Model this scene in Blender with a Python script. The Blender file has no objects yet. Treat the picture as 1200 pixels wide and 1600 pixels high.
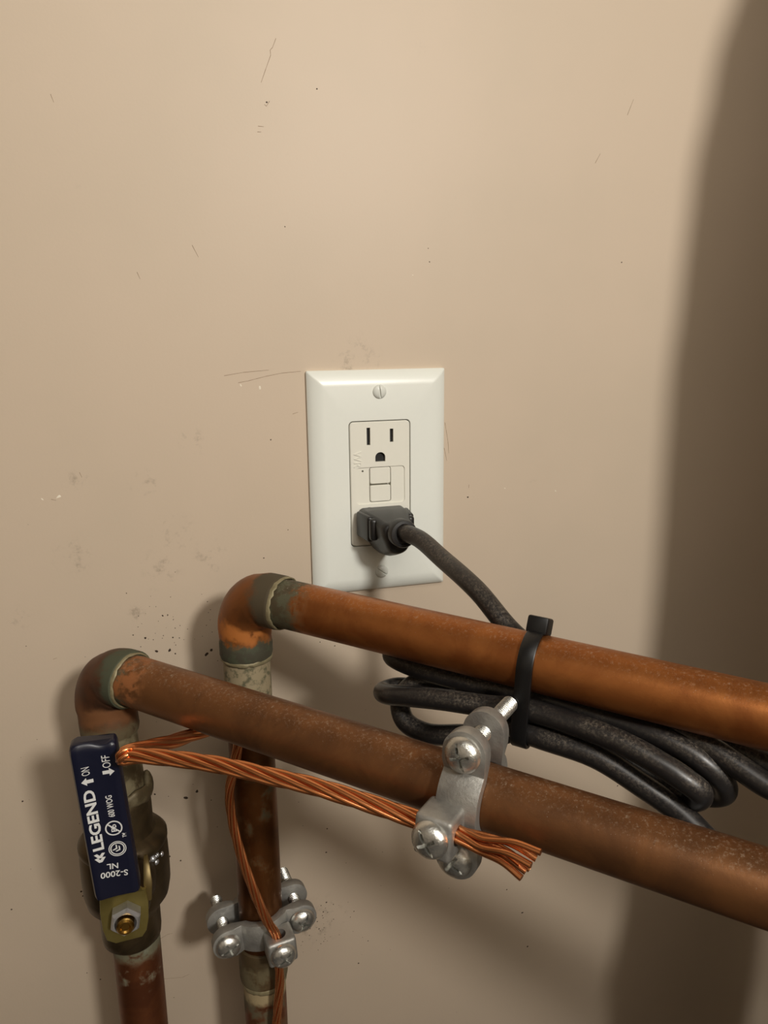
import bpy, bmesh, math, random
from mathutils import Vector, Matrix
random.seed(7)
SC = bpy.context.scene
COL = SC.collection
MM = 0.001                       # every dimension below is in millimetres; wall plane is y=0, z=0 is the outlet centre
V = Vector

# ------------------------------------------------------------------ camera
cam_d = bpy.data.cameras.new('camera'); cam = bpy.data.objects.new('camera', cam_d); COL.objects.link(cam)
cam_d.sensor_fit = 'VERTICAL'; cam_d.sensor_height = 36.0; cam_d.lens = 27.0
cam_d.clip_start = 0.005; cam_d.clip_end = 20
def aim(pos, yaw, tilt, roll):
    f = V((math.sin(yaw)*math.cos(tilt), math.cos(yaw)*math.cos(tilt), -math.sin(tilt)))
    r = V((math.cos(yaw), -math.sin(yaw), 0)); u = r.cross(f)
    r2 = r*math.cos(roll)+u*math.sin(roll); u2 = u*math.cos(roll)-r*math.sin(roll)
    m = Matrix((r2, u2, -f)).transposed().to_4x4(); m.translation = V(pos)*MM
    return m
# yaw, tilt in radians
cam.matrix_world = aim((-110.76, -390.82, 75.62), 0.284329, 0.223440, -0.011523)
SC.camera = cam

# ------------------------------------------------------------------ world, lamp, exposure
SC.view_settings.view_transform = 'Standard'; SC.view_settings.look = 'None'
SC.view_settings.gamma = 1.0; SC.view_settings.use_curve_mapping = False
SC.view_settings.exposure = -0.13
world = bpy.data.worlds.new('world'); SC.world = world; world.use_nodes = True
world.node_tree.nodes['Background'].inputs[0].default_value = (0.02, 0.018, 0.016, 1)
world.node_tree.nodes['Background'].inputs[1].default_value = 1.0
lamp_d = bpy.data.lights.new('room_bulb', 'POINT'); lamp = bpy.data.objects.new('room_bulb', lamp_d); COL.objects.link(lamp)
lamp.location = V((300, -1400, 675))*MM
lamp_d.energy = 67.0; lamp_d.color = (1.0, 0.965, 0.90); lamp_d.shadow_soft_size = 0.085
fill_d = bpy.data.lights.new('ambient_fill', 'AREA'); fill_l = bpy.data.objects.new('ambient_fill', fill_d); COL.objects.link(fill_l)  # added fill light that lifts the ambient level, not a known fixture
fill_d.shape = 'RECTANGLE'; fill_d.size = 1.2; fill_d.size_y = 0.3; fill_l.location = V((-200, -1300, 1290))*MM
fill_d.energy = 10.0; fill_d.color = (1.0, 0.95, 0.88)

# ------------------------------------------------------------------ helpers
def lin(r, g, b):
    f = lambda c: (c/255/12.92) if c/255 <= .04045 else ((c/255+.055)/1.055)**2.4
    return (f(r), f(g), f(b), 1)

class NT:
    """small node-tree helper"""
    def __init__(s, name, rough=.5, metal=0.0, color=(.5,.5,.5,1)):
        s.m = bpy.data.materials.new(name); s.m.use_nodes = True
        s.t = s.m.node_tree; s.b = s.t.nodes['Principled BSDF']
        s.b.inputs['Base Color'].default_value = color
        s.b.inputs['Roughness'].default_value = rough; s.b.inputs['Metallic'].default_value = metal
    def n(s, typ, **kw):
        nd = s.t.nodes.new(typ)
        for k, v in kw.items(): setattr(nd, k, v)
        return nd
    def put(s, sock, val):
        if isinstance(val, bpy.types.NodeSocket): s.t.links.new(val, sock)
        else: sock.default_value = val
    def math(s, op, a, b=0.0, c=0.0, clamp=False):
        nd = s.n('ShaderNodeMath', operation=op, use_clamp=clamp)
        s.put(nd.inputs[0], a); s.put(nd.inputs[1], b); s.put(nd.inputs[2], c)
        return nd.outputs[0]
    def step(s, x, a, b, lo=0.0, hi=1.0):
        nd = s.n('ShaderNodeMapRange', interpolation_type='SMOOTHSTEP')
        s.put(nd.inputs[0], x); nd.inputs[1].default_value = a; nd.inputs[2].default_value = b
        nd.inputs[3].default_value = lo; nd.inputs[4].default_value = hi
        return nd.outputs[0]
    def noise(s, vec, scale, detail=4, rough=.55, dist=0.0):
        nd = s.n('ShaderNodeTexNoise'); s.put(nd.inputs['Vector'], vec)
        nd.inputs['Scale'].default_value = scale; nd.inputs['Detail'].default_value = detail
        nd.inputs['Roughness'].default_value = rough; nd.inputs['Distortion'].default_value = dist
        return nd.outputs['Fac']
    def mix(s, f, a, b):
        nd = s.n('ShaderNodeMix', data_type='RGBA')
        s.put(nd.inputs[0], f)
        s.put([i for i in nd.inputs if i.name == 'A' and i.type == 'RGBA'][0], a)
        s.put([i for i in nd.inputs if i.name == 'B' and i.type == 'RGBA'][0], b)
        return [o for o in nd.outputs if o.type == 'RGBA'][0]
    def attr(s, name):
        return s.n('ShaderNodeAttribute', attribute_name=name).outputs['Fac']
    def obj(s): return s.n('ShaderNodeTexCoord').outputs['Object']
    def normal(s): return s.n('ShaderNodeNewGeometry').outputs['Normal']
    def bump(s, h, strength=.3, dist=.0005):
        nd = s.n('ShaderNodeBump'); nd.inputs['Strength'].default_value = strength
        nd.inputs['Distance'].default_value = dist; s.put(nd.inputs['Height'], h)
        s.t.links.new(nd.outputs[0], s.b.inputs['Normal'])
    def color(s, c): s.put(s.b.inputs['Base Color'], c)
    def rough(s, c): s.put(s.b.inputs['Roughness'], c)

def thing(name, label, cat, loc=(0,0,0), group=None):
    o = bpy.data.objects.new(name, None); COL.objects.link(o)
    o.location = V(loc)*MM; o.empty_display_size = .01
    o['label'] = label; o['category'] = cat
    if group: o['group'] = group
    return o
def tag(o, label, cat, group=None):
    o['label'] = label; o['category'] = cat
    if group: o['group'] = group
    return o
def wloc(o):
    l = V(o.location)
    while o.parent: o = o.parent; l = l + V(o.location)
    return l
def finish(me, sharp=35):
    me.polygons.foreach_set('use_smooth', [True]*len(me.polygons))
    if sharp: me.set_sharp_from_angle(angle=math.radians(sharp))
def obj(name, bm, mat, parent=None, sharp=35, local=False, kind=None, label=None):
    """bm in mm (world, or the parent's own frame if local) -> ONE mesh object"""
    bmesh.ops.recalc_face_normals(bm, faces=bm.faces)
    me = bpy.data.meshes.new(name); bm.to_mesh(me); bm.free()
    off = V((0,0,0)) if (local or parent is None) else wloc(parent)/MM
    me.transform(Matrix.Scale(MM, 4) @ Matrix.Translation(-off))
    for m in (mat if isinstance(mat, (list, tuple)) else [mat]): me.materials.append(m)
    finish(me, sharp)
    o = bpy.data.objects.new(name, me); COL.objects.link(o)
    if parent: o.parent = parent
    if kind: o['kind'] = kind
    if label: o['label'] = label
    return o

def frames(pts):
    """parallel-transport frames along a polyline"""
    n = len(pts); T = []
    for i in range(n):
        a = pts[max(i-1,0)]; b = pts[min(i+1,n-1)]; T.append((b-a).normalized())
    ref = V((0,0,1)) if abs(T[0].z) < .9 else V((1,0,0))
    N = [(ref - T[0]*ref.dot(T[0])).normalized()]
    for i in range(1, n):
        q = T[i-1].rotation_difference(T[i]); v = q @ N[-1]
        N.append((v - T[i]*v.dot(T[i])).normalized())
    return T, N, [T[i].cross(N[i]) for i in range(n)]
def spline(P, per=8, step=None):
    """centripetal Catmull-Rom through P"""
    P = [V(p) for p in P]; out = []
    Q = [P[0]*2-P[1]] + P + [P[-1]*2-P[-2]]
    for i in range(1, len(Q)-2):
        p0,p1,p2,p3 = Q[i-1:i+3]
        t0=0; t1=t0+max((p1-p0).length,1e-6)**.5; t2=t1+max((p2-p1).length,1e-6)**.5; t3=t2+max((p3-p2).length,1e-6)**.5
        k = per if step is None else max(2, int((p2-p1).length/step))
        for j in range(k):
            t = t1+(t2-t1)*j/k
            A1=p0*((t1-t)/(t1-t0))+p1*((t-t0)/(t1-t0)); A2=p1*((t2-t)/(t2-t1))+p2*((t-t1)/(t2-t1)); A3=p2*((t3-t)/(t3-t2))+p3*((t-t2)/(t3-t2))
            B1=A1*((t2-t)/(t2-t0))+A2*((t-t0)/(t2-t0)); B2=A2*((t3-t)/(t3-t1))+A3*((t-t1)/(t3-t1))
            out.append(B1*((t2-t)/(t2-t1))+B2*((t-t1)/(t2-t1)))
    out.append(P[-1]); return out
def tube(bm, pts, rad, seg=24, caps=True, jit=0):
    """tube of varying radius; stores 'along' (mm from the start) and 'around' (turns)"""
    al = bm.verts.layers.float.get('along') or bm.verts.layers.float.new('along')
    pts = [V(p) for p in pts]; T,N,B = frames(pts)
    if not callable(rad):
        rr = rad if isinstance(rad, (list,tuple)) else [rad]*len(pts)
    L = 0; rings = []
    for i,p in enumerate(pts):
        if i: L += (p-pts[i-1]).length
        r = rad(L) if callable(rad) else rr[i]
        ring = []
        for k in range(seg):
            a = 2*math.pi*k/seg
            v = bm.verts.new(p + (N[i]*math.cos(a)+B[i]*math.sin(a))*(r+(random.uniform(-jit,jit) if jit else 0))); v[al] = L; ring.append(v)
        rings.append(ring)
    for i in range(len(rings)-1):
        a,b = rings[i],rings[i+1]
        for k in range(seg): bm.faces.new((a[k],a[(k+1)%seg],b[(k+1)%seg],b[k]))
    if caps:
        bm.faces.new(rings[0][::-1]); bm.faces.new(rings[-1])
    return bm
def seg_pts(a, b, n):
    a=V(a); b=V(b); return [a.lerp(b, i/(n-1)) for i in range(n)]
def lathe(bm, prof, M=None, seg=32):
    """prof: (r, h) list, axis +z of M"""
    M = M or Matrix.Identity(4); rings=[]
    for r,h in prof:
        if r < 1e-6: rings.append([bm.verts.new(M @ V((0,0,h)))])
        else: rings.append([bm.verts.new(M @ V((r*math.cos(2*math.pi*k/seg), r*math.sin(2*math.pi*k/seg), h))) for k in range(seg)])
    for a,b in zip(rings, rings[1:]):
        for k in range(seg):
            q=[a[k%len(a)], a[(k+1)%len(a)], b[(k+1)%len(b)], b[k%len(b)]]
            f=[]
            for v in q:
                if v not in f: f.append(v)
            if len(f)>2: bm.faces.new(f)
    for rg in (rings[0], rings[-1]):
        if len(rg)>1: bm.faces.new(rg)
    return bm
def axis_mat(origin, zdir, xdir=None):
    z = V(zdir).normalized(); x = V(xdir) if xdir is not None else (V((0,0,1)) if abs(z.z)<.9 else V((1,0,0)))
    x = (x - z*x.dot(z)).normalized(); y = z.cross(x)
    m = Matrix((x,y,z)).transposed().to_4x4(); m.translation = V(origin); return m
def box(bm, lo, hi, bev=0, seg=2, M=None):
    r = bmesh.ops.create_cube(bm, size=1)
    vs = r['verts']; lo=V(lo); hi=V(hi)
    for v in vs: v.co = V((lo[i]+(hi[i]-lo[i])*(v.co[i]+.5) for i in range(3)))
    if bev:
        es = list({e for v in vs for e in v.link_edges})
        rb = bmesh.ops.bevel(bm, geom=es, offset=bev, segments=seg, profile=.5, affect='EDGES')
        vs = list({v for f in rb['faces'] for v in f.verts} | {v for v in vs if v.is_valid})
    if M is not None:
        for v in vs: v.co = M @ v.co
    return bm
def rrect(hw, hh, r, n=5, cx=0, cz=0):
    out=[]
    for sx,sz,a0 in ((1,1,0),(-1,1,90),(-1,-1,180),(1,-1,270)):
        for k in range(n):
            a=math.radians(a0+90*k/(n-1)); out.append((cx+sx*(hw-r)+r*math.cos(a), cz+sz*(hh-r)+r*math.sin(a)))
    return out
def loft(bm, loops, cap0=True, cap1=True, closed=True):
    R=[[bm.verts.new(V(p)) for p in L] for L in loops]
    n=len(R[0])
    for a,b in zip(R,R[1:]):
        for k in range(n if closed else n-1): bm.faces.new((a[k],a[(k+1)%n],b[(k+1)%n],b[k]))
    if cap0: bm.faces.new(R[0][::-1])
    if cap1: bm.faces.new(R[-1])
    return R
def prism(bm, poly, y0, y1, M=None):
    """polygon in (x,z) extruded from y0 to y1"""
    M = M or Matrix.Identity(4)
    loft(bm, [[M @ V((x,y,z)) for x,z in poly] for y in (y0,y1)]); return bm
def boolean(bm, cut, op='DIFFERENCE'):
    a = bpy.data.meshes.new('tmp_a'); bmesh.ops.recalc_face_normals(bm, faces=bm.faces); bm.to_mesh(a); bm.free()
    b = bpy.data.meshes.new('tmp_b'); bmesh.ops.recalc_face_normals(cut, faces=cut.faces); cut.to_mesh(b); cut.free()
    oa = bpy.data.objects.new('tmp_a', a); ob = bpy.data.objects.new('tmp_b', b)
    COL.objects.link(oa); COL.objects.link(ob)
    md = oa.modifiers.new('b','BOOLEAN'); md.object = ob; md.operation = op; md.solver = 'EXACT'; md.use_self = True
    dg = bpy.context.evaluated_depsgraph_get(); dg.update()
    ev = oa.evaluated_get(dg); me = ev.to_mesh(); out = bmesh.new(); out.from_mesh(me); ev.to_mesh_clear()
    bpy.data.objects.remove(oa); bpy.data.objects.remove(ob); bpy.data.meshes.remove(a); bpy.data.meshes.remove(b)
    return out
def text_bm(bm, body, x, y, w, h, rot=0, depth=.06, bold=0, base=None):
    """flat lettering fitted into a w x h box centred at (x, y) in the local xy plane, turned by rot degrees"""
    cu = bpy.data.curves.new('t','FONT'); cu.body = body; cu.size = 1; cu.offset = bold; cu.resolution_u = 3
    to = bpy.data.objects.new('t', cu); COL.objects.link(to)
    dg = bpy.context.evaluated_depsgraph_get(); dg.update()
    me = to.evaluated_get(dg).to_mesh()
    vs = [v.co.copy() for v in me.vertices]; fs = [tuple(p.vertices) for p in me.polygons]
    to.evaluated_get(dg).to_mesh_clear(); bpy.data.objects.remove(to); bpy.data.curves.remove(cu)
    x0=min(v.x for v in vs); x1=max(v.x for v in vs); y0=min(v.y for v in vs); y1=max(v.y for v in vs)
    c,s = math.cos(math.radians(rot)), math.sin(math.radians(rot)); nv=[]
    for v in vs:
        a=((v.x-x0)/(x1-x0)-.5)*w; b=((v.y-y0)/(y1-y0)-.5)*h
        nv.append(bm.verts.new((x+a*c-b*s, y+a*s+b*c, depth)))
    for f in fs:
        try: bm.faces.new([nv[i] for i in f])
        except ValueError: pass
def poly_bm(bm, pts, depth=.06):
    bm.faces.new([bm.verts.new((p[0],p[1],depth)) for p in pts])
def ring_bm(bm, x, y, r0, r1, depth=.06, n=32):
    a=[bm.verts.new((x+r0*math.cos(2*math.pi*k/n), y+r0*math.sin(2*math.pi*k/n), depth)) for k in range(n)]
    b=[bm.verts.new((x+r1*math.cos(2*math.pi*k/n), y+r1*math.sin(2*math.pi*k/n), depth)) for k in range(n)]
    for k in range(n): bm.faces.new((a[k],a[(k+1)%n],b[(k+1)%n],b[k]))

# ------------------------------------------------------------------ materials
def paint(name, c, smudges=(), bump=.12):
    t = NT(name, rough=.55); P = t.obj()
    mm = t.n('ShaderNodeVectorMath', operation='SCALE'); t.put(mm.inputs[0], P); mm.inputs['Scale'].default_value = 1000.0
    base = t.mix(t.step(t.noise(P, 9, 3), .35, .7), lin(*c), lin(c[0]-4, c[1]-3, c[2]-3))
    if smudges:
        tot = None
        for x, z, r in smudges:
            d = t.n('ShaderNodeVectorMath', operation='DISTANCE'); t.put(d.inputs[0], mm.outputs[0]); d.inputs[1].default_value = (x, 0, z)
            k = t.step(d.outputs['Value'], r*.25, r, 1, 0)
            tot = k if tot is None else t.math('MAXIMUM', tot, k)
        m = t.math('MULTIPLY', tot, t.step(t.noise(P, 160, 6, .7), .5, .74))
        base = t.mix(t.math('MULTIPLY', m, .55), base, lin(112, 98, 84))
        fine = t.step(t.noise(P, 60, 8, .75), .63, .8)
        base = t.mix(t.math('MULTIPLY', fine, .18), base, lin(120, 105, 92))
    t.color(base); t.bump(t.noise(P, 700, 3), bump, .0003)
    return t.m
def plain(name, c, rough=.5, metal=0.0, bump=0, scale=400, var=8):
    t = NT(name, rough=rough, metal=metal); P = t.obj(); n = t.noise(P, scale, 4)
    t.color(t.mix(n, lin(*c), lin(*[max(0, x-var) for x in c])))
    if bump: t.bump(n, bump, .0002)
    return t.m
def copper(name, c1, c2, bands=(), metal=.75, rough=.38, dust=0.0, streak=0.0):
    """bands: (from mm, to mm, softness mm, colour, coverage 0..1, noise scale) measured along the tube"""
    t = NT(name, rough=rough, metal=metal); P = t.obj(); A = t.attr('along')
    n = t.noise(P, 45, 6, .6, .6)
    base = t.mix(t.step(n, .35, .68), lin(*c1), lin(*c2))
    fine = t.noise(P, 600, 4, .7)
    base = t.mix(t.math('MULTIPLY', t.step(fine, .62, .75), .35), base, lin(max(c2[0]-45,0), max(c2[1]-32,0), max(c2[2]-20,0)))
    met = metal
    wob = t.math('MULTIPLY', t.math('SUBTRACT', t.noise(P, 130, 5, .65), .5), 14.0)
    Aw = t.math('ADD', A, wob)
    M = None
    for a0, a1, soft, c, cov, sc in bands:
        k = t.math('MULTIPLY', t.step(Aw, a0-soft, a0+soft), t.step(Aw, a1-soft, a1+soft, 1, 0))
        th = 1-cov
        k = t.math('MULTIPLY', k, t.step(t.noise(P, sc, 6, .65), th*.75, th*.75+.16)) if cov < 1 else k
        base = t.mix(k, base, lin(*c)); M = k if M is None else t.math('MAXIMUM', M, k)
    if dust:
        nz = t.n('ShaderNodeSeparateXYZ'); t.put(nz.inputs[0], t.normal())
        up = t.step(nz.outputs[2], .55, 1.0)
        dm = t.math('MULTIPLY', up, t.step(t.noise(P, 700, 8, .8), .5, .74))
        dm2 = t.math('MULTIPLY', t.step(nz.outputs[2], .1, .8), t.step(t.noise(P, 1700, 2, .5), .69, .74))
        dm = t.math('MULTIPLY', t.math('MAXIMUM', dm, t.math('MULTIPLY', dm2, .55)), dust)
        base = t.mix(dm, base, lin(176, 165, 146)); M = dm if M is None else t.math('MAXIMUM', M, dm)
    t.color(base)
    if M is not None:
        t.put(t.b.inputs['Metallic'], t.math('SUBTRACT', metal, t.math('MULTIPLY', M, metal*.9)))
        t.rough(t.math('ADD', rough, t.math('MULTIPLY', M, .3)))
    t.bump(t.math('ADD', fine, n), .12, .0004)
    return t.m
def rubber(name, c, rough, dust):
    t = NT(name, rough=rough); P = t.obj()
    d = t.step(t.noise(P, 900, 6, .85), .42, .8); d2 = t.step(t.noise(P, 60, 4), .3, .65)
    nz = t.n('ShaderNodeSeparateXYZ'); t.put(nz.inputs[0], t.normal())
    k = t.math('MULTIPLY', t.math('MULTIPLY', d, d2), t.step(nz.outputs[2], -.3, .7))
    k = t.math('MULTIPLY', k, dust)
    t.color(t.mix(k, lin(*c), lin(140, 128, 112)))
    t.rough(t.math('ADD', rough, t.math('MULTIPLY', k, .4)))
    return t.m
def zinc(name, c, rough, metal=.9):
    t = NT(name, rough=rough, metal=metal); P = t.obj()
    n = t.noise(P, 320, 6, .7); s = t.noise(P, 90, 4)
    t.color(t.mix(t.step(s, .35, .7), lin(*c), lin(c[0]-28, c[1]-28, c[2]-26)))
    t.rough(t.math('ADD', rough-.1, t.math('MULTIPLY', n, .25))); t.bump(n, .5, .0006)
    return t.m

CORD=[(1.2,-37.0,-18.5),(1.6,-43.0,-18.0),(5.8,-52.0,-19.2),(10.5,-70.0,-24.3),(16.3,-98.0,-31.5),(26.5,-123.5,-46.8),(43.4,-140.5,-51.8),(66.7,-168.0,-57.3),(74.4,-185.6,-66.8),(80.6,-196.0,-69.0),(84.9,-206.0,-69.9),(82.0,-210.2,-73.5),(76.9,-205.0,-72.8),(71.0,-196.3,-68.9),(64.7,-185.8,-65.0),(52.8,-166.8,-62.7),(28.6,-135.5,-59.2),(7.3,-117.1,-71.1),(-2.7,-105.7,-69.0),(-12.0,-99.2,-70.6),(-18.7,-98.2,-77.3),(-18.8,-103.7,-84.4),(-12.1,-111.9,-87.3),(-0.3,-122.2,-84.7),(15.2,-132.0,-81.3),(27.9,-136.2,-68.7),(54.7,-165.9,-80.7),(68.2,-182.2,-87.6),(71.9,-190.1,-83.9),(69.2,-193.1,-77.0),(62.4,-189.2,-69.7),(54.5,-179.9,-65.2),(40.1,-161.2,-63.5),(22.2,-141.9,-61.8),(0.7,-119.0,-62.0),(-13.1,-102.4,-61.6),(-19.6,-90.2,-60.8),(-16.9,-84.4,-61.1),(-5.8,-89.8,-63.4),(10.7,-109.1,-70.0),(20.8,-126.3,-65.7),(21.9,-142.2,-71.2),(41.7,-164.2,-76.7),(54.4,-178.4,-83.9),(60.0,-189.6,-84.0),(57.5,-195.6,-77.0),(51.2,-192.1,-71.8),(42.6,-182.1,-66.9),(32.6,-169.2,-64.1),(15.7,-148.4,-63.2),(3.9,-137.7,-64.9),(-10.0,-125.2,-66.0),(-19.8,-114.0,-68.4),(-25.7,-102.4,-72.1),(-24.8,-93.5,-74.9),(-17.9,-91.9,-74.8),(-5.1,-104.6,-73.3),(7.4,-129.9,-71.2),(15.4,-148.7,-72.2),(33.5,-168.7,-74.5),(44.9,-180.2,-81.0),(54.5,-189.7,-87.9),(62.0,-204.3,-96.3),(67.7,-218.5,-99.2),(124.3,-275.0,-102.6),(244.4,-395.1,-115.8),(421.0,-571.8,-124.4)]
WIRE=[(-26.1,-191.6,-79.8),(-38.9,-179.1,-78.7),(-66.6,-157.4,-75.1),(-82.4,-145.1,-74.8),(-99.1,-131.9,-75.0),(-117.0,-118.3,-76.7),(-128.1,-111.3,-77.8),(-133.2,-109.0,-79.0),(-131.8,-110.0,-77.1),(-126.1,-103.0,-79.8),(-115.8,-93.0,-84.2),(-101.2,-80.0,-88.3),(-89.7,-69.0,-94.0),(-86.0,-62.0,-102.8),(-87.6,-58.0,-117.8),(-91.0,-57.0,-132.9),(-90.9,-58.0,-146.0),(-88.2,-61.0,-163.6),(-82.7,-65.0,-184.8),(-77.5,-67.0,-200.7),(-73.2,-65.5,-212.0),(-73.0,-65.3,-226.0),(-72.7,-64.5,-237.7),(-75.3,-63.0,-265.6),(-76.0,-64.0,-330.0),(-72.0,-65.0,-420.0),(-74.0,-60.0,-700.0),(-73.0,-62.0,-1099.0)]
FAN=[(-10.5,-210.6,-74.9),(-9.4,-206.0,-80.7),(-13.5,-210.5,-78.8),(-12.6,-205.7,-84.7),(-16.0,-209.4,-83.4),(-10.3,-203.8,-85.8),(-14.5,-205.2,-82.0)]
SPECKS=[(-125.2,-73.7,0.72),(-120.1,-81.8,0.9),(-113.7,-81.9,0.9),(-111.0,-84.1,0.54),(-115.8,-62.6,0.54),(-113.3,-62.6,0.43),(-131.0,-71.3,0.43),(-111.6,-75.1,0.43),(-108.4,-75.8,0.36),(-95.1,-86.5,1.08),(-92.6,-84.7,0.97),(-131.3,-153.2,1.08),(-130.7,-162.2,0.72),(-131.9,-156.2,0.54),(-105.0,-165.6,0.94),(-111.4,-168.6,1.08),(-127.1,-163.2,0.54),(-191.9,-154.7,0.58),(-169.0,-213.8,0.72),(-168.3,-216.7,0.54),(-203.7,-216.3,0.54),(-164.3,-271.4,0.47),(-170.8,-265.3,0.36),(-122.2,-202.6,0.72),(-116.7,-206.6,0.54),(94.8,-293.3,0.72),(99.4,-320.7,0.79),(83.2,-273.1,0.54),(-46.9,-254.1,0.47),(-53.8,-252.9,0.47),(-37.4,-259.6,0.47),(-41.1,-265.4,0.43),(-35.2,-253.5,0.54),(-50.9,-259.3,0.36),(-45.5,-268.8,0.47),(-16.4,-301.8,0.54),(-18.5,-263.9,0.43),(-10.0,-287.2,0.36),(-34.3,-219.6,0.58),(-33.4,-204.0,0.47),(-62.7,-36.8,0.47),(-49.3,-22.6,0.36),(-51.2,183.2,0.54),(52.4,-12.1,0.58),(29.4,113.4,0.36),(28.7,120.0,0.29),(142.5,114.8,0.43),(102.1,-118.1,0.54),(161.0,-213.1,0.54),(-44.9,128.5,0.36),(-56.3,25.4,0.43),(-27.2,190.6,0.43),(-99.6,-133.3,0.54),(-97.9,-172.5,0.43),(-34.1,-87.5,0.36),(-25.9,-90.8,0.36)]
LINES=[[(-45.8,210.5),(-47.5,206.6),(-48.7,205.4),(-48.5,203.3),(-51.1,197.2),(-53.5,191.4)],[(-49.9,183.8),(-51.5,181.5),(-52.4,182.3)],[(-55.8,172.7),(-53.1,172.6)],[(-56.2,170.2),(-54.4,170.3)],[(-71.2,54.5),(-66.2,55.3),(-62.3,56.2),(-57.5,57.3)],[(-57.5,57.3),(-49.4,58.7),(-39.6,59.4)],[(-44.6,38.0),(-41.6,38.9)],[(-115.1,106.6),(-113.9,103.5)],[(-145.1,180.2),(-144.1,177.0)],[(-77.9,58.1),(-68.5,59.5),(-55.7,60.4)],[(38.4,30.3),(39.2,26.1),(40.3,19.8),(40.8,13.4)],[(38.1,16.4),(39.7,9.2)],[(-169.8,-79.4),(-167.9,-78.9)],[(-162.6,1.8),(-160.4,1.1)],[(-148.8,14.1),(-147.9,11.5)],[(53.1,-4.9),(52.8,-7.0)],[(-89.3,119.1),(-86.7,113.7)],[(-131.1,-253.8),(-126.8,-251.9),(-124.0,-251.8)],[(-133.0,-280.3),(-120.7,-282.5),(-116.7,-281.4)],[(141.1,189.7),(144.4,197.7)],[(123.1,165.1),(126.0,170.0)],[(-35.1,-7.1),(-32.7,-5.9)]]
CHIPS=[(-70.0,53.2,0.58),(-60.6,51.7,0.86),(-159.1,2.9,1.08),(-166.5,2.1,0.54),(107.1,-12.1,0.47),(75.0,-8.5,0.47),(20.3,106.7,0.29)]
SMUDGE=[(-119.6,6.9,9),(-107.1,-19.2,14),(-115.3,-38.0,14),(-153.9,-27.6,14),(-182.8,-55.8,8),(-127.9,-59.5,7),(-150.4,8.9,8),(-89.6,-33.6,12),(-95.3,26.3,9),(-148.0,-170.3,14),(-39.5,-265.8,22),(-9.3,65.2,16)]
M_wall = paint('beige_wall_paint', (203, 185, 164), SMUDGE)
M_room = paint('room_paint', (164, 152, 136))
M_ceil = plain('ceiling_paint', (176, 170, 158), .8)
M_floor = plain('concrete_floor', (118, 110, 100), .8, bump=.3, scale=30, var=25)
M_plate = plain('white_plate_plastic', (228, 230, 222), .32, var=3)
M_recp = plain('white_receptacle_plastic', (226, 224, 212), .38, var=3)
M_dark = plain('slot_shade_black', (14, 13, 12), .6)  # near-black colour that stands in for shade in the slots
M_screw_w = plain('white_painted_steel', (218, 220, 212), .3, var=4)
M_plug = rubber('black_plug_rubber', (25, 25, 25), .4, .12)
M_cord = rubber('black_cord_rubber', (30, 28, 28), .34, .8)
M_tie = plain('black_nylon', (18, 18, 19), .4, scale=900, var=10)
M_tieedge = M_tie
TEAL = (66, 69, 51); OLIVE = (74, 62, 42); SOLD = (150, 138, 98); TAN = (160, 142, 108)
M_u_pipe = copper('orange_copper', (166, 104, 54), (142, 84, 42), [(-5, 14, 3, (66, 56, 36), 1, 100), (-5, 18, 6, (76, 74, 54), .42, 160)], .8, .4, .6)
M_u_elbow = copper('orange_copper_elbow', (134, 80, 38), (104, 64, 34), [(-5, 10, 1.5, TEAL, 1, 100), (-5, 9, 2, (62, 58, 44), .5, 240), (11, 20, 3, (164, 98, 40), .62, 170), (37, 60, 2.5, (70, 60, 42), .9, 60)], .5, .42)
M_u_riser = copper('riser_copper', (112, 70, 36), (90, 56, 30), [(-5, 36, 7, (90, 86, 64), .9, 140), (-5, 24, 6, (146, 132, 104), .5, 210), (40, 120, 12, (74, 64, 42), .3, 60)], .8, .36)
M_u_low = copper('lower_riser_copper', (116, 66, 40), (90, 52, 32), [(-5, 34, 8, (84, 74, 54), .4, 60), (-5, 10, 3, (146, 130, 98), .7, 140)], .75, .42)
M_coup = copper('green_brown_coupling', (96, 74, 48), (76, 64, 44), [(8, 30, 3, (88, 78, 54), .5, 120)], .4, .5)
M_l_pipe = copper('brown_copper', (126, 84, 50), (102, 68, 42), [(-5, 8, 3, TEAL, .68, 140), (2, 18, 4, (132, 80, 40), .45, 170)], .7, .42, .65)
M_l_elbow = copper('brown_copper_elbow', (88, 54, 34), (66, 44, 30), [(-5, 7, 4, (88, 76, 52), .55, 90), (7, 19, 4, (106, 66, 33), .7, 90), (35, 60, 2.5, TEAL, .66, 110)], .45, .48)
M_l_riser = copper('left_riser_copper', (94, 82, 58), (78, 66, 46), [(0, 60, 6, (112, 102, 76), .42, 110)], .45, .5)
M_l_low = copper('left_lower_riser_copper', (126, 76, 46), (100, 58, 36), [(-5, 8, 3, (100, 96, 76), .6, 130), (-5, 24, 6, (108, 108, 90), .3, 110)], .75, .4)
M_solder = plain('grey_solder', (156, 146, 116), .55, .3, .5, 500, 60)
M_brass = copper('dull_brass', (84, 70, 48), (60, 50, 35), [], .7, .4)
M_zinc = zinc('cast_zinc', (172, 170, 164), .48, .8)
M_bolt = zinc('bright_zinc_screw', (206, 206, 200), .22, .9)
M_nut = zinc('steel_nut', (205, 206, 208), .3, .8)
M_yzinc = plain('yellow_zinc_plate', (168, 154, 96), .36, .8, .1, 120, 40)
M_tab = plain('tarnished_zinc_tab', (112, 96, 60), .42, .6, .1, 120, 30)
M_stem = plain('brass_stem', (178, 142, 78), .25, 1.0, 0, 200, 30)
M_vinyl = plain('navy_vinyl', (16, 19, 38), .36, 0, .04, 500, 5)
M_print = plain('white_print', (206, 206, 204), .5, var=6)
M_wire = plain('bright_copper_strand', (236, 160, 108), .27, .95, 0, 60, 26)
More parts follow.
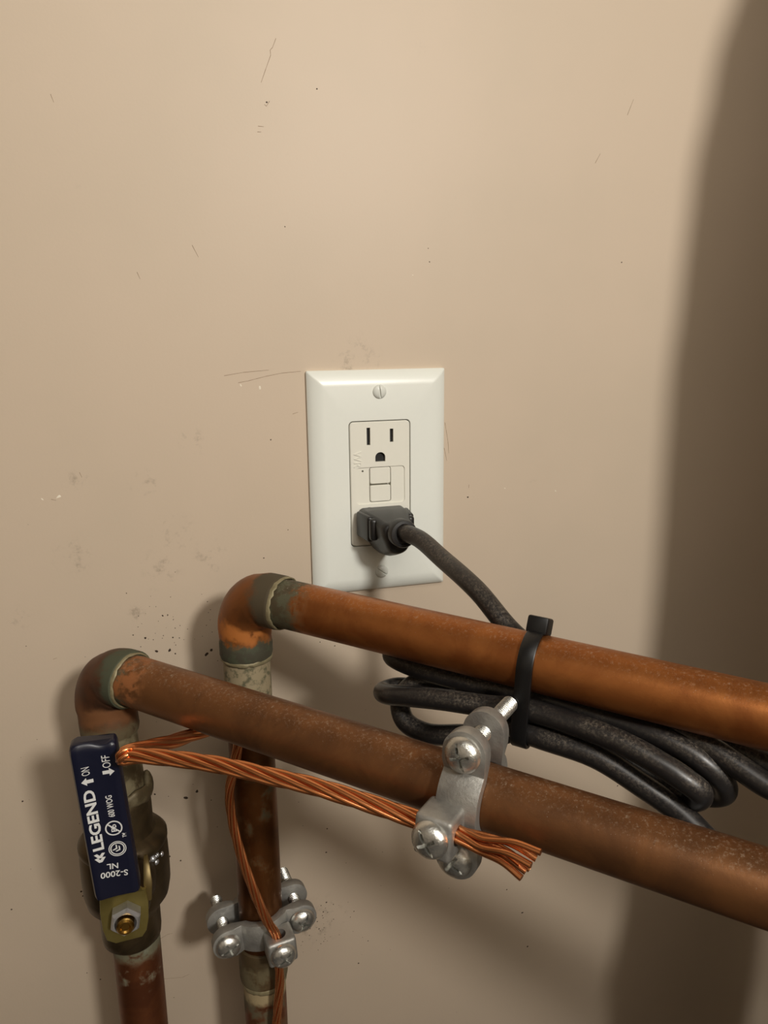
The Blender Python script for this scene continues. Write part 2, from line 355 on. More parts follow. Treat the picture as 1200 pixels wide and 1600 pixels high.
M_spk = plain('dark_dirt', (62, 46, 34), .8, var=20)
M_chip = plain('white_chip', (232, 222, 204), .8)
M_blocker = plain('grey_blocker', (120, 110, 98), .8, 0, .3, 60, 20)

# ------------------------------------------------------------------ room
def slab(name, lo, hi, mat):
    o = obj(name, box(bmesh.new(), lo, hi), mat, sharp=0); o['kind'] = 'structure'; return o
XL, XR, YF, ZB, ZT = -1100, 1100, -2100, -1100, 1300
wall = slab('wall_back', (XL, 0, ZB), (XR, 100, ZT), M_wall)
slab('wall_left', (XL-100, YF-100, ZB), (XL, 100, ZT), M_room)
slab('wall_right', (XR, YF-100, ZB), (XR+100, 100, ZT), M_room)
slab('wall_front', (XL, YF-100, ZB), (XR, YF, ZT), M_room)
slab('floor', (XL-100, YF-100, ZB-100), (XR+100, 100, ZB), M_floor)
slab('ceiling', (XL-100, YF-100, ZT), (XR+100, 100, ZT+100), M_ceil)

# ------------------------------------------------------------------ copper pipe runs
S2 = 2**.5
DH = V((1, -1, -.06)).normalized()           # both runs leave the elbows in this direction
NP = V((1, 1, 0)).normalized()               # horizontal, away from the viewer, square to the runs
R_P = 11.1
def elbow_path(A, d1, d2, R, l1, l2):
    A=V(A); d1=V(d1).normalized(); d2=V(d2).normalized(); c = A+d1*R+d2*R
    p = [A+d1*(R+(l1-R)*k/6) for k in range(6, 0, -1)]
    p += [c-d2*(R*math.cos(a))-d1*(R*math.sin(a)) for a in [math.pi/2*k/16 for k in range(17)]]
    p += [A+d2*(R+(l2-R)*k/6) for k in range(1, 7)]
    return p
def elbow(parent, A, d1, d2, R, l1, l2, mat, rb=12.6, rc=12.5):
    pts = elbow_path(A, d1, d2, R, l1, l2)
    L = sum((b-a).length for a,b in zip(pts, pts[1:]))
    def rad(s):
        e = min(s, L-s)
        if e < 1e-4: return rc-.6
        return rc if e < 9 else (rc-(rc-rb)*min(1,(e-9)/4) - .45*math.exp(-((e-11)/1.6)**2))
    bm = tube(bmesh.new(), [pts[0]]+pts+[pts[-1]] if False else pts, rad, 40)
    return obj('elbow', bm, mat, parent, sharp=50)
def solder_ring(parent, c, d, r=12.1, w=1.6, jit=.35):
    d=V(d).normalized(); bm=bmesh.new(); n=40; m=10; rows=[]
    x = d.orthogonal().normalized(); y=d.cross(x)
    for k in range(n):
        a=2*math.pi*k/n; rj=r+random.uniform(-jit,jit)*.5; sh=random.uniform(-jit,jit); ww=w*(1+random.uniform(-.25,.25))
        rows.append([bm.verts.new(V(c)+(x*math.cos(a)+y*math.sin(a))*(rj-.5+.55*math.cos(2*math.pi*j/m))+d*(ww*math.sin(2*math.pi*j/m)+sh)) for j in range(m)])
    for k in range(n):
        A=rows[k]; B=rows[(k+1)%n]
        for j in range(m): bm.faces.new((A[j],A[(j+1)%m],B[(j+1)%m],B[j]))
    return obj('solder_ring', bm, M_solder, parent, sharp=0, label='dull grey solder bead')

# upper run
A_U = V((-78.5, -44.5, -40.4))
pu = thing('copper_pipe', 'bright orange copper pipe run just below the outlet with the black cord tied to it', 'pipe', (-78.5, -45.5, -1100), 'copper pipes')
e_u = elbow(pu, A_U, (0,0,-1), DH, 16, 31, 23, M_u_elbow)
solder_ring(pu, A_U+DH*22.6, DH, 12.3, 1.5); solder_ring(pu, A_U+V((0,0,-31)), (0,0,-1), 12.2, 1.2)
LEN_U = (1085+78.5)/DH.x
obj('horizontal_pipe', tube(bmesh.new(), seg_pts(A_U+DH*20, A_U+DH*LEN_U, 220), R_P, 48), M_u_pipe, pu)
obj('riser', tube(bmesh.new(), seg_pts(A_U+V((0,0,-28)), (-78.5,-45.5,-240), 60), R_P, 48), M_u_riser, pu)
cp = obj('coupling', tube(bmesh.new(), [(-78.5,-45.5,z) for z in (-229,-229.5,-231,-236,-242,-248,-249.6,-250)], [11.4,12.2,12.5,12.5,12.5,12.5,12.2,11.4], 40), M_coup, pu, label='greenish brown coupling')
solder_ring(pu, (-78.5,-45.5,-251.2), (0,0,1), 11.9, 1.8)
obj('riser', tube(bmesh.new(), seg_pts((-78.5,-45.5,-249), (-78.5,-45.5,-1100), 120), R_P, 48), M_u_low, pu)

# lower run
A_L = V((-143.5, -46.5, -68.8)); B_L = V((-139.2, -51, -143))
pl = thing('copper_pipe', 'dull brown copper pipe run in front with its elbow above the blue lever', 'pipe', (-139.2, -51, -1100), 'copper pipes')
dL = (B_L-A_L).normalized()
elbow(pl, A_L, dL, DH, 16, 30, 19, M_l_elbow, 13.2, 12.9)
solder_ring(pl, A_L+DH*18.6, DH, 12.4, 1.7)
LEN_L = (1085+143.5)/DH.x
obj('horizontal_pipe', tube(bmesh.new(), seg_pts(A_L+DH*16, A_L+DH*LEN_L, 220), R_P, 48), M_l_pipe, pl)
obj('riser', tube(bmesh.new(), seg_pts(A_L+dL*26, B_L, 30), R_P+.3, 40), M_l_riser, pl)
obj('riser', tube(bmesh.new(), seg_pts((-139.2,-51,-204), (-139.2,-51,-1100), 120), R_P, 48), M_l_low, pl)

# ------------------------------------------------------------------ wall outlet
wo = thing('wall_outlet', 'white wall outlet with two small square buttons and a black plug in it', 'outlet', (0, 0, 0))
bm = bmesh.new()
prof = [(37.3,59.5,.8,0),(37.3,59.5,.8,-1.7),(36.9,59.1,.9,-2.4),(35.2,57.4,.9,-3.9),(33,55.2,.9,-5.1),(30.8,53,.9,-5.8),(29.2,51.4,.9,-6),(16.95,33.75,2.5,-6),(16.75,33.55,2.4,-5.8),(16.75,33.55,2.4,-1)]
loft(bm, [[(x,y,z) for x,z in rrect(a,b,r,7)] for a,b,r,y in prof], False, False)
obj('cover_plate', bm, M_plate, wo, sharp=24)
bm = bmesh.new()
loft(bm, [[(x,y,z) for x,z in rrect(a,b,r,7)] for a,b,r,y in ((16.3,33.1,2.1,-1),(16.3,33.1,2.1,-5.7),(15.9,32.7,2,-6.15))])
cut = bmesh.new()
for zc in (25.5, -16.8):
    box(cut, (-7.25,-8,zc-4.6), (-5.35,0,zc+4.5)); box(cut, (5.35,-8,zc-3.5), (7.25,0,zc+3.5))
    g = [(2.75*math.cos(a), zc-11.2+2.6*math.sin(a)) for a in [math.pi*k/10 for k in range(11)]]+[(-2.75,zc-13.6),(2.75,zc-13.6)]
    prism(cut, g, -8, 0)
prism(cut, rrect(13.3, 9.9, 1.8, 5, .1, -.7), -8, -5.6)
prism(cut, rrect(6.0, 9.4, 1.3, 5, -.1, -.35), -8, -2.5)
lathe(cut, [(.55,0),(.55,5)], axis_mat((-9.6,-8,7.2),(0,1,0)), 12)
face = boolean(bm, cut)
cav = bmesh.new(); box(cav, (-14,-4.6,-32), (14,0,-11)); box(cav, (-14,-4.6,10.2), (14,0,32))
face = boolean(face, cav)
obj('receptacle_face', face, M_recp, wo, sharp=30, label='slightly warmer white socket face')
for z0, z1 in ((-31.8,-11.2), (10.4,31.8)):  # dark boxes behind the face make the slots read as deep shade
    obj('slot_shade', box(bmesh.new(), (-13.8,-4.3,z0), (13.8,-.2,z1)), M_dark, wo, label='dark filler standing in for shade inside the slots')
for nm, z0, z1 in (('reset_button', .05, 8.8), ('test_button', -9.5, -.75)):
    bm = bmesh.new(); zc=(z0+z1)/2; hh=(z1-z0)/2
    loft(bm, [[(x,y,z) for x,z in rrect(a,b,1.0,5,-.1,zc)] for a,b,y in ((5.65,hh,-1.2),(5.65,hh,-5.6),(5.35,hh-.3,-6.0))])
    obj(nm, bm, M_recp, wo)
bm = bmesh.new(); text_bm(bm, 'WR', 0, 0, 8.6, 4.0, 0, 0)
for v in bm.verts: v.co = V((-12.4+v.co.y*1.0, -6.1, 13.6-v.co.x))
r = bmesh.ops.extrude_face_region(bm, geom=list(bm.faces))
for v in [g for g in r['geom'] if isinstance(g, bmesh.types.BMVert)]: v.co.y -= .4
obj('raised_lettering', bm, M_recp, wo, sharp=30)
for z, ang in ((48.4, 84), (-48.4, 38)):
    bm = bmesh.new(); M = axis_mat((0,-6,z), (0,-1,0), (1,0,0))
    lathe(bm, [(0,-2),(2.0,-2),(2.0,0),(3.6,0),(3.6,.25),(3.2,.8),(2.2,1.25),(1.1,1.45),(0,1.5)], M, 28)
    c2 = bmesh.new(); box(c2, (-4,-.42,.5), (4,.42,3), 0, 1, M @ Matrix.Rotation(math.radians(-ang), 4, 'Z'))
    obj('cover_screw', boolean(bm, c2), M_screw_w, wo, sharp=40)

# ------------------------------------------------------------------ power cord with plug
pc = thing('power_cord', 'black power cord plugged into the outlet and coiled under the upper copper pipe', 'power cord', (1, -7, -20))
def hull_section(y, circles, n=48):
    out=[]
    for k in range(n):
        a=2*math.pi*k/n; d=(math.cos(a), math.sin(a))
        c=max(circles, key=lambda c: c[0]*d[0]+c[1]*d[1]+c[2]); out.append((c[0]+d[0]*c[2], y, c[1]+d[1]*c[2]))
    return out
secs = []
for y, wt, zt, rc, wl, zl, rl, zb, rb in (
    (-6.4,12.0,-12.6,2.5, 11.5,-22,2.5,-30.0,6.0), (-7.0,12.6,-12.2,3.0,12.2,-22.4,3,-30.3,6.4), (-16,12.3,-12.3,3.0,11.6,-22.2,3,-29.6,6.6),
    (-24,10.8,-12.8,3.0,10.2,-22,3,-28.2,6.6), (-29,9.4,-13.6,3.2,9.0,-21.6,3,-26.6,6.6), (-34,8.6,-14.2,3.5,8.4,-20.4,3.2,-25,6.4), (-37,8.0,-14.6,3.5,7.8,-20,3.2,-24.2,6.0), (-38.2,7.0,-15.2,3.4,6.8,-20,3,-23.6,5.4)):
    secs.append(hull_section(y, [(wt-rc,zt-rc,rc),(-wt+rc,zt-rc,rc),(wl-rl,zl,rl),(-wl+rl,zl,rl),(0,zb,rb)]))
bm = bmesh.new(); loft(bm, secs)
plug = obj('plug', bm, M_plug, pc, sharp=50)
for s in (-1, 1):
    bm = bmesh.new(); box(bm, (s*12.9-1.6,-24.5,-26.5), (s*12.9+1.6,-8.5,-13.2), 1.2, 3)
    box(bm, (s*12.2-2.0,-28.0,-25.2), (s*12.2+2.0,-24,-13.8), 1.5, 3)
    for v in bm.verts: v.co.x -= s*.13*max(0, -v.co.y-8)
    obj('finger_grip', bm, M_plug, plug, sharp=50)
bm = bmesh.new(); M = axis_mat((.6,-36.5,-19), V((.06,-1,.06)), (1,0,0))
lathe(bm, [(0,0),(7.0,0),(7.0,6.2),(6.6,6.9),(5.2,7.1),(4.9,6.2),(0,6.2)], M, 40)
obj('collar', bm, M_plug, plug, sharp=40)
obj('cord', tube(bmesh.new(), spline(CORD, 7), 4.35, 20), M_cord, pc, sharp=0)

# ------------------------------------------------------------------ cable tie
T0 = V((20.8, -143.3, -46.2))
ct = thing('cable_tie', 'black nylon cable tie strapped round the orange pipe and cord coil', 'cable tie', T0)
MT = axis_mat(T0, DH, -NP)                     # local x: towards the viewer (w), y: DH x w
yv = MT.to_3x3() @ V((0,1,0)); sgn = 1 if yv.z > 0 else -1
circ = [(0,0,R_P+.25)] + [(w, -v*sgn, 4.75) for v,w in ((17,7.2),(26,7.6),(25,-1.5),(22.5,-10),(13,-11))]
def hull(circles, extra, n=120):
    out=[]
    for k in range(n):
        a=2*math.pi*k/n; d=(math.cos(a), math.sin(a)); c=max(circles, key=lambda c: c[0]*d[0]+c[1]*d[1]+c[2])
        p=(c[0]+d[0]*(c[2]+extra), c[1]+d[1]*(c[2]+extra))
        if not out or (p[0]-out[-1][0])**2+(p[1]-out[-1][1])**2 > .01: out.append(p)
    return out
hi = hull(circ, 0)
bm = bmesh.new(); rows=[]
n=len(hi)
for k in range(n):
    a=V(hi[k-1]); b=V(hi[(k+1)%n]); t=(b-a).normalized(); nn=V((t.y,-t.x)); p=V(hi[k])
    rows.append([bm.verts.new(MT @ V((p.x+nn.x*o, p.y+nn.y*o, h))) for o,h in ((.02,-3.1),(1.1,-3.1),(1.35,-2.7),(1.35,2.7),(1.1,3.1),(.02,3.1))])
for k in range(n):
    A,B=rows[k],rows[(k+1)%n]
    for j in range(6): bm.faces.new((A[j],A[(j+1)%6],B[(j+1)%6],B[j]))
obj('strap', bm, M_tie, ct, sharp=40)
HM = MT @ Matrix.Translation((-4.2, sgn*13.5, 0)) @ Matrix.Rotation(sgn*math.radians(22), 4, 'Z')
bm = bmesh.new(); box(bm, (-4.4,-3.2,-4.1), (4.4,3.6,4.1), .9, 2, HM)
hd = obj('head', bm, M_tie, ct, sharp=40)
obj('tail_stub', box(bmesh.new(), (-.7,3.2,-2.0),(.8,4.6,2.0),.2,1,HM), M_tie, hd)

# ------------------------------------------------------------------ ground clamps
def clamp(label, Mw, group, tips):
    """local frame: x across the ears, y towards the viewer, z along the pipe"""
    t = thing('ground_clamp', label, 'pipe clamp', Mw.translation, group)
    t.matrix_world = Matrix.Translation(Mw.translation*MM) @ Mw.to_3x3().to_4x4()
    def jaw(sgn):
        ro, ri, wd = 15.2, 11.3, 7.6
        e0=26.6; st=[]
        for k in range(9):                                   # rounded ear end
            a=math.pi/2*k/8; e=e0-wd+wd*math.cos(a) if k<8 else e0-wd
            st.append((e, wd*math.sin(a) if k else .6))
        st += [(17.4,wd),(15.6,wd)]
        prof=[]
        for e,hw in st: prof.append(((e,11.2),(e,6.2),hw))
        for k in range(13):
            a=math.radians(40+100*k/12); prof.append(((ro*math.cos(a),ro*math.sin(a)),(ri*math.cos(a),ri*math.sin(a)),wd-.4))
        left=[((-o[0],o[1]),(-i[0],i[1]),hw) for o,i,hw in reversed(prof[:11])]
        prof += left
        bm=bmesh.new()
        loft(bm, [[(o[0],o[1]*sgn,hw),(o[0],o[1]*sgn,-hw),(i[0],i[1]*sgn,-hw),(i[0],i[1]*sgn,hw)] for o,i,hw in prof])
        bmesh.ops.recalc_face_normals(bm, faces=bm.faces)
        es=[e for e in bm.edges if len(e.link_faces)==2 and e.calc_face_angle(0)>math.radians(50)]
        bmesh.ops.bevel(bm, geom=es, offset=.8, segments=2, profile=.5, affect='EDGES', clamp_overlap=True)
        return bm
    obj('jaw', jaw(-1), M_zinc, t, local=True, label='rear jaw against the back of the pipe')
    front = obj('jaw', jaw(1), M_zinc, t, local=True, label='front jaw with the wire lug')
    bm=bmesh.new(); box(bm, (-2.4,12.4,-3.4), (12.0,25.6,9.6), 1.5, 3)
    cut=bmesh.new(); lathe(cut, [(3.5,-30),(3.5,30)], Matrix.Translation((4.7,19.4,0)), 24)
    obj('lug', boolean(bm, cut), M_zinc, front, local=True, sharp=35)
    def screw(x, y0, y1, z, ang):
        bm=bmesh.new(); M=axis_mat((x,y0,z),(0,1,0),(1,0,0))
        lathe(bm, [(0,-.5),(3,-.5),(3,0),(6.0,0),(6.3,.5),(6.2,1.3),(5.5,2.6),(4.1,3.6),(2.3,4.2),(0,4.4)], M, 36)
        cut=bmesh.new(); R=M @ Matrix.Rotation(math.radians(ang),4,'Z')
        for w,l in ((1.1,3.4),):
            box(cut, (-l,-w/2,2.0),(l,w/2,8),0,1,R); box(cut, (-w/2,-l,2.0),(w/2,l,8),0,1,R)
        box(cut, (-7,-.45,3.1),(7,.45,8),0,1,R)
        bm=boolean(bm, cut)
        nturn=int((y0-y1)/1.25); pr=[(0,-(y0-y1)-1.2),(1.7,-(y0-y1)-1.2),(2.4,-(y0-y1))]
        for k in range(nturn,0,-1): pr += [(2.45,-k*1.25+.02),(3.1,-k*1.25+.5),(3.1,-k*1.25+.75)]
        pr += [(2.6,-.1),(0,-.1)]
        lathe(bm, pr, M, 24)
        obj('screw', bm, M_bolt, t, local=True, sharp=30)
    screw(-19, 11.2, tips[0], 0, 20); screw(19, 11.2, tips[1], 0, 60); screw(4.7, 25.6, 20, 3.4, 35)
    return t
def frame(origin, x, y):
    x=V(x).normalized(); y=(V(y)-x*V(y).dot(x)).normalized(); z=x.cross(y)
    m=Matrix((x,y,z)).transposed().to_4x4(); m.translation=V(origin); return m
K_U = V((-15.1, -174.9, -76.3)) - DH*2.4
rot = math.radians(3)
xe = (V((0,0,-1))*math.cos(rot) + (-NP)*math.sin(rot)*0); 
nrm = (-NP*math.cos(rot)+V((0,0,1))*math.sin(rot))
MC1 = frame(K_U, nrm.cross(DH)*-1 if nrm.cross(DH).z > 0 else nrm.cross(DH), nrm)
MC2 = frame((-78.5,-45.5,-215.5), V((1, .10, .06)), V((.10,-1,.02)))
GC = 'cast ground clamps'
clamp('grey metal ground clamp on the front brown pipe, gripping splayed copper wire ends', MC1, GC, (-35, -22))
clamp('grey metal ground clamp low on the vertical pipe, the wire passing down through it', MC2, GC, (-25, -29))

# ------------------------------------------------------------------ stranded ground wire
gw = thing('ground_wire', 'stranded bare copper ground wire looping past the blue lever between both clamps', 'wire', WIRE[0])
path = spline(WIRE[:24], step=1.6)[:-1]; path += spline(WIRE[23:], step=12)
Tn, Nn, Bn = frames(path)
Ls=[0]
for a,b in zip(path, path[1:]): Ls.append(Ls[-1]+(b-a).length)
def fat(l):                                               # the lay opens in the loop and closes up below it
    t = min(1, max(0, (l-150)/90)); return 1.08 - .28*t*t*(3-2*t)
fan = [V(f) for f in FAN]
for k in range(7):
    pts=[]
    for i,p in enumerate(path):
        if k == 6: q=p
        else:
            a=2*math.pi*(k/6 + Ls[i]/76.0); q=p+(Nn[i]*math.cos(a)+Bn[i]*math.sin(a))*(1.93*fat(Ls[i]))
        pts.append(q)
    d0 = (pts[0]-pts[5]).normalized(); s0 = pts[0]+d0*5
    f = min(fan, key=lambda q: ((q-path[0])-(q-path[0]).project(d0) - (pts[0]-path[0])*2.2).length); fan.remove(f)
    lead = spline([f, s0.lerp(f, .55)+V((0,0,1.3)), s0, pts[0]], 7)[:-1]
    obj('strand', tube(bmesh.new(), lead+pts, [1.0*fat(0)]*len(lead)+[1.0*fat(l) for l in Ls], 8), M_wire, gw, sharp=60)

# ------------------------------------------------------------------ ball valve with lever
bv = thing('ball_valve', 'dull brass ball valve with blue lever on the left vertical pipe', 'valve', (-139.2, -51, -168))
XV, YV = -139.2, -51
def turned(name, prof, mat, seg=40, parent=bv, **kw):
    bm=bmesh.new(); lathe(bm, prof, Matrix.Translation((XV,YV,0)), seg); return obj(name, bm, mat, parent, **kw)
XV -= 1.6
body = turned('body', [(0,-206),(12.0,-206),(13.4,-204.4),(13.8,-201),(13.8,-190),(15,-187),(18.6,-182),(19.8,-176),(20.0,-166),(19.8,-157),(18.8,-154),(0,-154)], M_brass, 44, sharp=40)
turned('end_cap', [(0,-154.5),(19.2,-154.5),(20.0,-153.5),(20.0,-151),(18.2,-148.8),(15,-147),(14.2,-144),(14.0,-131),(13.4,-129.5),(11.6,-129),(0,-129)], M_brass, 44, sharp=40)
XV += 1.6
bm=bmesh.new(); n=48; m=14; rows=[]
for k in range(n):
    a=2*math.pi*k/n; q=1+.22*math.sin(3*a+1)+.16*math.sin(7*a+.4)+.1*math.sin(11*a)
    rows.append([bm.verts.new((XV-.8+(12.2+1.9*q*math.cos(b))*math.cos(a), YV+(12.2+1.9*q*math.cos(b))*math.sin(a), -127.5+4.6*q*math.sin(b)+.8*math.sin(5*a))) for b in [2*math.pi*j/m for j in range(m)]])
for k in range(n):
    A=rows[k]; B=rows[(k+1)%n]
    for j in range(m): bm.faces.new((A[j],A[(j+1)%m],B[(j+1)%m],B[j]))
obj('solder_blob', bm, M_l_riser, bv, sharp=0, label='lumpy solder round the upper joint')
bm=bmesh.new()
for k in range(9):
    a=random.uniform(-1.1,-.5); rr=random.uniform(1.0,2.0)
    bmesh.ops.create_icosphere(bm, subdivisions=2, radius=rr, matrix=Matrix.Translation((XV-1.6+18.9*math.cos(a), YV+18.9*math.sin(a), random.uniform(-159,-155))))
obj('solder_drip', bm, M_nut, bv, sharp=0, label='shiny solder drip')
ZS = -162.5
MS = axis_mat((XV,YV,ZS), (0,-1,0), (1,0,0))
bm=bmesh.new(); lathe(bm, [(12.5,10),(12.5,21),(10.5,27),(10,33),(9.4,34.5),(0,34.5)], MS, 36); obj('stem_boss', bm, M_brass, bv, sharp=40)
bm=bmesh.new(); lathe(bm, [(3.6,30),(3.6,46.5),(3.0,47.3),(2.2,47.3),(1.6,46.6),(0,46.6)], MS, 24); obj('stem', bm, M_stem, bv, label='brass stem end')
bm=bmesh.new()
hexa=[(6.6*math.cos(math.radians(60*k+20)),6.6*math.sin(math.radians(60*k+20))) for k in range(6)]
ri=[[bm.verts.new(MS @ V((x*s,y*s,h))) for x,y in hexa] for h,s in ((38.3,.97),(38.8,1),(43.2,1),(44.6,.86))]
for a,b in zip(ri,ri[1:]):
    for k in range(6): bm.faces.new((a[k],a[(k+1)%6],b[(k+1)%6],b[k]))
bm.faces.new(ri[0][::-1]); bm.faces.new(ri[-1])
cut=bmesh.new(); lathe(cut, [(4.5,41.5),(4.5,60)], MS, 24)
obj('nut', boolean(bm, cut), M_nut, bv, sharp=25, label='bright steel nut')
# lever: yellow zinc strip from the nut, joggled out into the blue sleeve
lean = Matrix.Translation((XV,0,ZS)) @ Matrix.Rotation(math.radians(-3.2),4,'Y') @ Matrix.Translation((-XV,0,-ZS))
def strip(stations, th, mat, name, parent, bev=.5):
    bm=bmesh.new(); L=[]
    for z,y,x0,x1 in stations: L.append([lean @ V(p) for p in ((x0,y,z),(x1,y,z),(x1,y+th,z),(x0,y+th,z))])
    loft(bm, L); bmesh.ops.recalc_face_normals(bm, faces=bm.faces)
    es=[e for e in bm.edges if e.calc_face_angle(0)>math.radians(60)]
    bmesh.ops.bevel(bm, geom=es, offset=bev, segments=2, profile=.5, affect='EDGES')
    return obj(name, bm, mat, parent, sharp=35)
lev = strip([(-176,-89.2,XV-6,XV+5),(-173.5,-89.2,XV-9.3,XV+7),(-168,-89.2,XV-10.2,XV+8.6),(-160,-89.2,XV-10.2,XV+9.6),(-153.5,-89.4,XV-9.4,XV+9.2),(-152.2,-90.4,XV-9.2,XV+8.0),(-146,-97.2,XV-8.4,XV+8.0),(-144.5,-97.9,XV-8.3,XV+8.0),(-82,-97.9,XV-8.0,XV+8.0)], 2.2, M_yzinc, 'lever', bv)
lev['label']='yellow zinc lever with blue sleeve'
strip([(-160,-88.4,XV+8.6,XV+11),(-152,-87.4,XV+8.4,XV+12.2),(-146,-84,XV+9.2,XV+12.0),(-143.5,-81,XV+9.6,XV+11.4)], 2.0, M_tab, 'stop_tab', lev)
ZL0, ZL1, HW = -144.5, -75.2, 8.9
XC = XV-.2
def face_y(x):                                              # shallow trough in the sleeve's front face
    return -101.3 + .55*(1-min(1,abs(x)/7.2)**2)
bm=bmesh.new(); L=[]
def sleeve_loop(z, grow):
    pts=[]
    hw=HW*grow
    xs=[-hw+2.0+(2*hw-4.0)*k/12 for k in range(13)]
    front=[(x, face_y(x)*1.0 + (1-grow)*6) for x in xs]
    out=[(XC-hw, -98.9+0), (XC-hw+.55, -100.6+(1-grow)*6)]
    out=[(XC-hw,-94.6),(XC-hw,-99.3+(1-grow)*5),(XC-hw+.7,-100.8+(1-grow)*6)]+[(XC+x,y) for x,y in front]+[(XC+hw-.7,-100.8+(1-grow)*6),(XC+hw,-99.3+(1-grow)*5),(XC+hw,-94.6)]
    out += [(XC+hw-1.2,-93.4),(XC-hw+1.2,-93.4)]
    return [lean @ V((x,y,z)) for x,y in out]
zs=[(ZL0,.955),(ZL0+1.2,.985),(ZL0+3,1.0)]+[(ZL0+3+(ZL1-ZL0-7)*k/10,1.0) for k in range(1,11)]+[(ZL1-2.4,.985),(ZL1-1.1,.94),(ZL1-.3,.87),(ZL1,.78)]
loft(bm, [sleeve_loop(z,g) for z,g in zs])
for v in bm.verts:                                          # the end dips between its two corners
    if v.co.z > ZL1-6: v.co.z -= 2.0*math.exp(-((v.co.x-(XC-2.2+1))/3.6)**2)*max(0,(v.co.z-(ZL1-6))/6)
slv = obj('sleeve', bm, M_vinyl, lev, sharp=40, label='navy blue vinyl sleeve with white printing')
# printing: u runs up the lever (mm from sleeve bottom), v across (mm from centre)
bm=bmesh.new(); SL=ZL1-ZL0
def UV(u, v): return ((v-.5)*2*HW, u*SL)
def T(body, u, v, w, h, rot, bold=0): x,y=UV(u,v); text_bm(bm, body, x, y, w, h, rot, 0, bold)
T('LEGEND', .523, .265, 27.0, 4.3, 90, .03)
T('ON', .836, .275, 3.6, 3.0, 90); T('OFF', .872, .72, 5.4, 3.1, 90); T('600 WOG', .59, .65, 9.6, 2.5, 90, .015)
T('TM', .392, .845, 1.9, 1.5, 90, .02); T('NL', .205, .49, 4.3, 2.5, 174, .015); T('S-2000', .153, .50, 10.4, 2.7, 174, .015)
x,y=UV(.772,.28); a=[(-2.3,0),(-.3,1.7),(-.3,.75),(2.2,.75),(2.2,-.75),(-.3,-.75),(-.3,-1.7)]
poly_bm(bm, [(x+p,y+q) for p,q in a], 0)
x,y=UV(.806,.735); poly_bm(bm, [(x-p,y+q) for p,q in a], 0)
x,y=UV(.448,.65); ring_bm(bm, x,y,2.75,3.3,0); text_bm(bm,'Pb',x,y,3.3,2.1,90,0,.02)
poly_bm(bm,[(x-2.2,y+1.7),(x-1.8,y+2.1),(x+2.2,y-1.7),(x+1.8,y-2.1)],0.0)
x,y=UV(.312,.655); ring_bm(bm, x,y,2.3,2.75,0); ring_bm(bm,x,y,3.05,3.4,0)
for k in (-.75,.55):
    q=[(-.8,1.35),(-.2,1.35),(.75,0),(-.2,-1.35),(-.8,-1.35),(.1,0)]; c,sn=math.cos(-.6),math.sin(-.6)
    poly_bm(bm,[(x+(a+k)*c-b*sn, y+(a+k)*sn+b*c) for a,b in q],0)
x,y=UV(.283,.265)
for k in (0,1.9): poly_bm(bm,[(x-2.1,y+1.5-k),(x-.9,y+1.7-k),(x+0,y+.6-k),(x+.9,y+1.7-k),(x+2.1,y+1.5-k),(x+.6,y-.5-k),(x-.6,y-.5-k)],0)
for v in bm.verts:
    x,u=v.co.x,v.co.y; v.co = lean @ V((XC+x, face_y(x)-.07, ZL0+u))
bmesh.ops.recalc_face_normals(bm, faces=bm.faces)
obj('printed_lettering', bm, M_print, slv, sharp=0, label='white printed lettering and symbols')

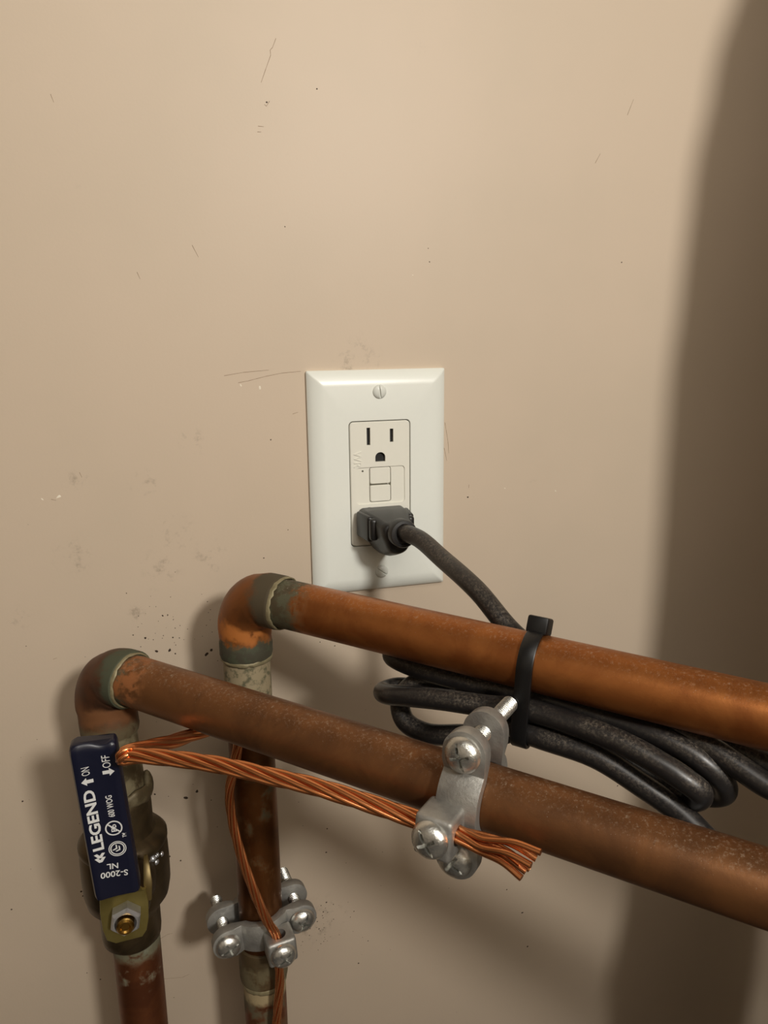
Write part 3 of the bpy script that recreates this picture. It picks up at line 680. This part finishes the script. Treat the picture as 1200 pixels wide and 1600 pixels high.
# ------------------------------------------------------------------ marks on the wall: specks, scratches, chips
def blob(bm, x, z, r, y=-.12, n=7, el=1.0):
    a0=random.random()*6.3; c=math.cos(a0); s=math.sin(a0); ring=[]; 
    for k in range(n):
        a=2*math.pi*k/n; q=r*random.uniform(.6,1.15); px=q*math.cos(a)*el; pz=q*math.sin(a)/el
        ring.append((x+px*c-pz*s, z+px*s+pz*c))
    top=bm.verts.new((x,y*1.6,z)); rv=[bm.verts.new((a,-.02,b)) for a,b in ring]
    for k in range(n): bm.faces.new((top,rv[k],rv[(k+1)%n]))
bm=bmesh.new()
for x,z,r in SPECKS: blob(bm, x, z, r, el=random.uniform(.8,1.25))
def scatter(n, cx, cz, sx, sz, r0, r1):
    for _ in range(n): blob(bm, random.gauss(cx,sx), random.gauss(cz,sz), random.uniform(r0,r1), n=5)
scatter(45,-40,-268,10,8,.2,.4); scatter(40,-113,-68,13,11,.2,.33); scatter(45,-150,-170,32,60,.18,.32); scatter(35,0,-245,38,60,.18,.3)
obj('dirt_specks', bm, M_spk, wall, sharp=0, kind='stuff')
bm=bmesh.new()
for l in LINES:
    for (x0,z0),(x1,z1) in zip(l,l[1:]):
        d=V((x1-x0,z1-z0)); nn=V((-d.y,d.x)).normalized()*.13
        bm.faces.new([bm.verts.new(p) for p in ((x0-nn.x,-.05,z0-nn.y),(x0+nn.x,-.05,z0+nn.y),(x1+nn.x*.6,-.05,z1+nn.y*.6),(x1-nn.x*.6,-.05,z1-nn.y*.6))])
M_scr = plain('scratch', (152, 130, 108), .8)
obj('scratches', bm, M_scr, wall, sharp=0, kind='stuff')
bm=bmesh.new()
for x,z,r in CHIPS: blob(bm, x, z, r, -.1, 6, 1.4)
obj('paint_chips', bm, M_chip, wall, sharp=0, kind='stuff')

# ------------------------------------------------------------------ unseen column added outside the frame on the right to shade the wall
cp = thing('shadow_blocker', 'unseen thick grey column added right of the copper pipes to shade the wall', 'pipe', (228, -160, ZB))
def blocker_r(z):
    return 50
pts=[]; rad=[]
PZ=[(-1100,228,56),(-275,235,56.5),(-188,242,56.5),(15,250,57),(119,249.5,57),(166,253,57.5),(212,255,57.5),(255,262,58),(299,275,58.5),(394,286,59),(1300,292,59)]
for a,b in zip(PZ,PZ[1:]):
    for k in range(12):
        t=k/12; t=t*t*(3-2*t); pts.append((a[1]+(b[1]-a[1])*t, -160, a[0]+(b[0]-a[0])*k/12)); rad.append(a[2]+(b[2]-a[2])*t)
pts.append((292,-160,1299)); rad.append(59)
obj('blocker_column', tube(bmesh.new(), pts, rad, 48, jit=.4), M_blocker, cp, sharp=0)
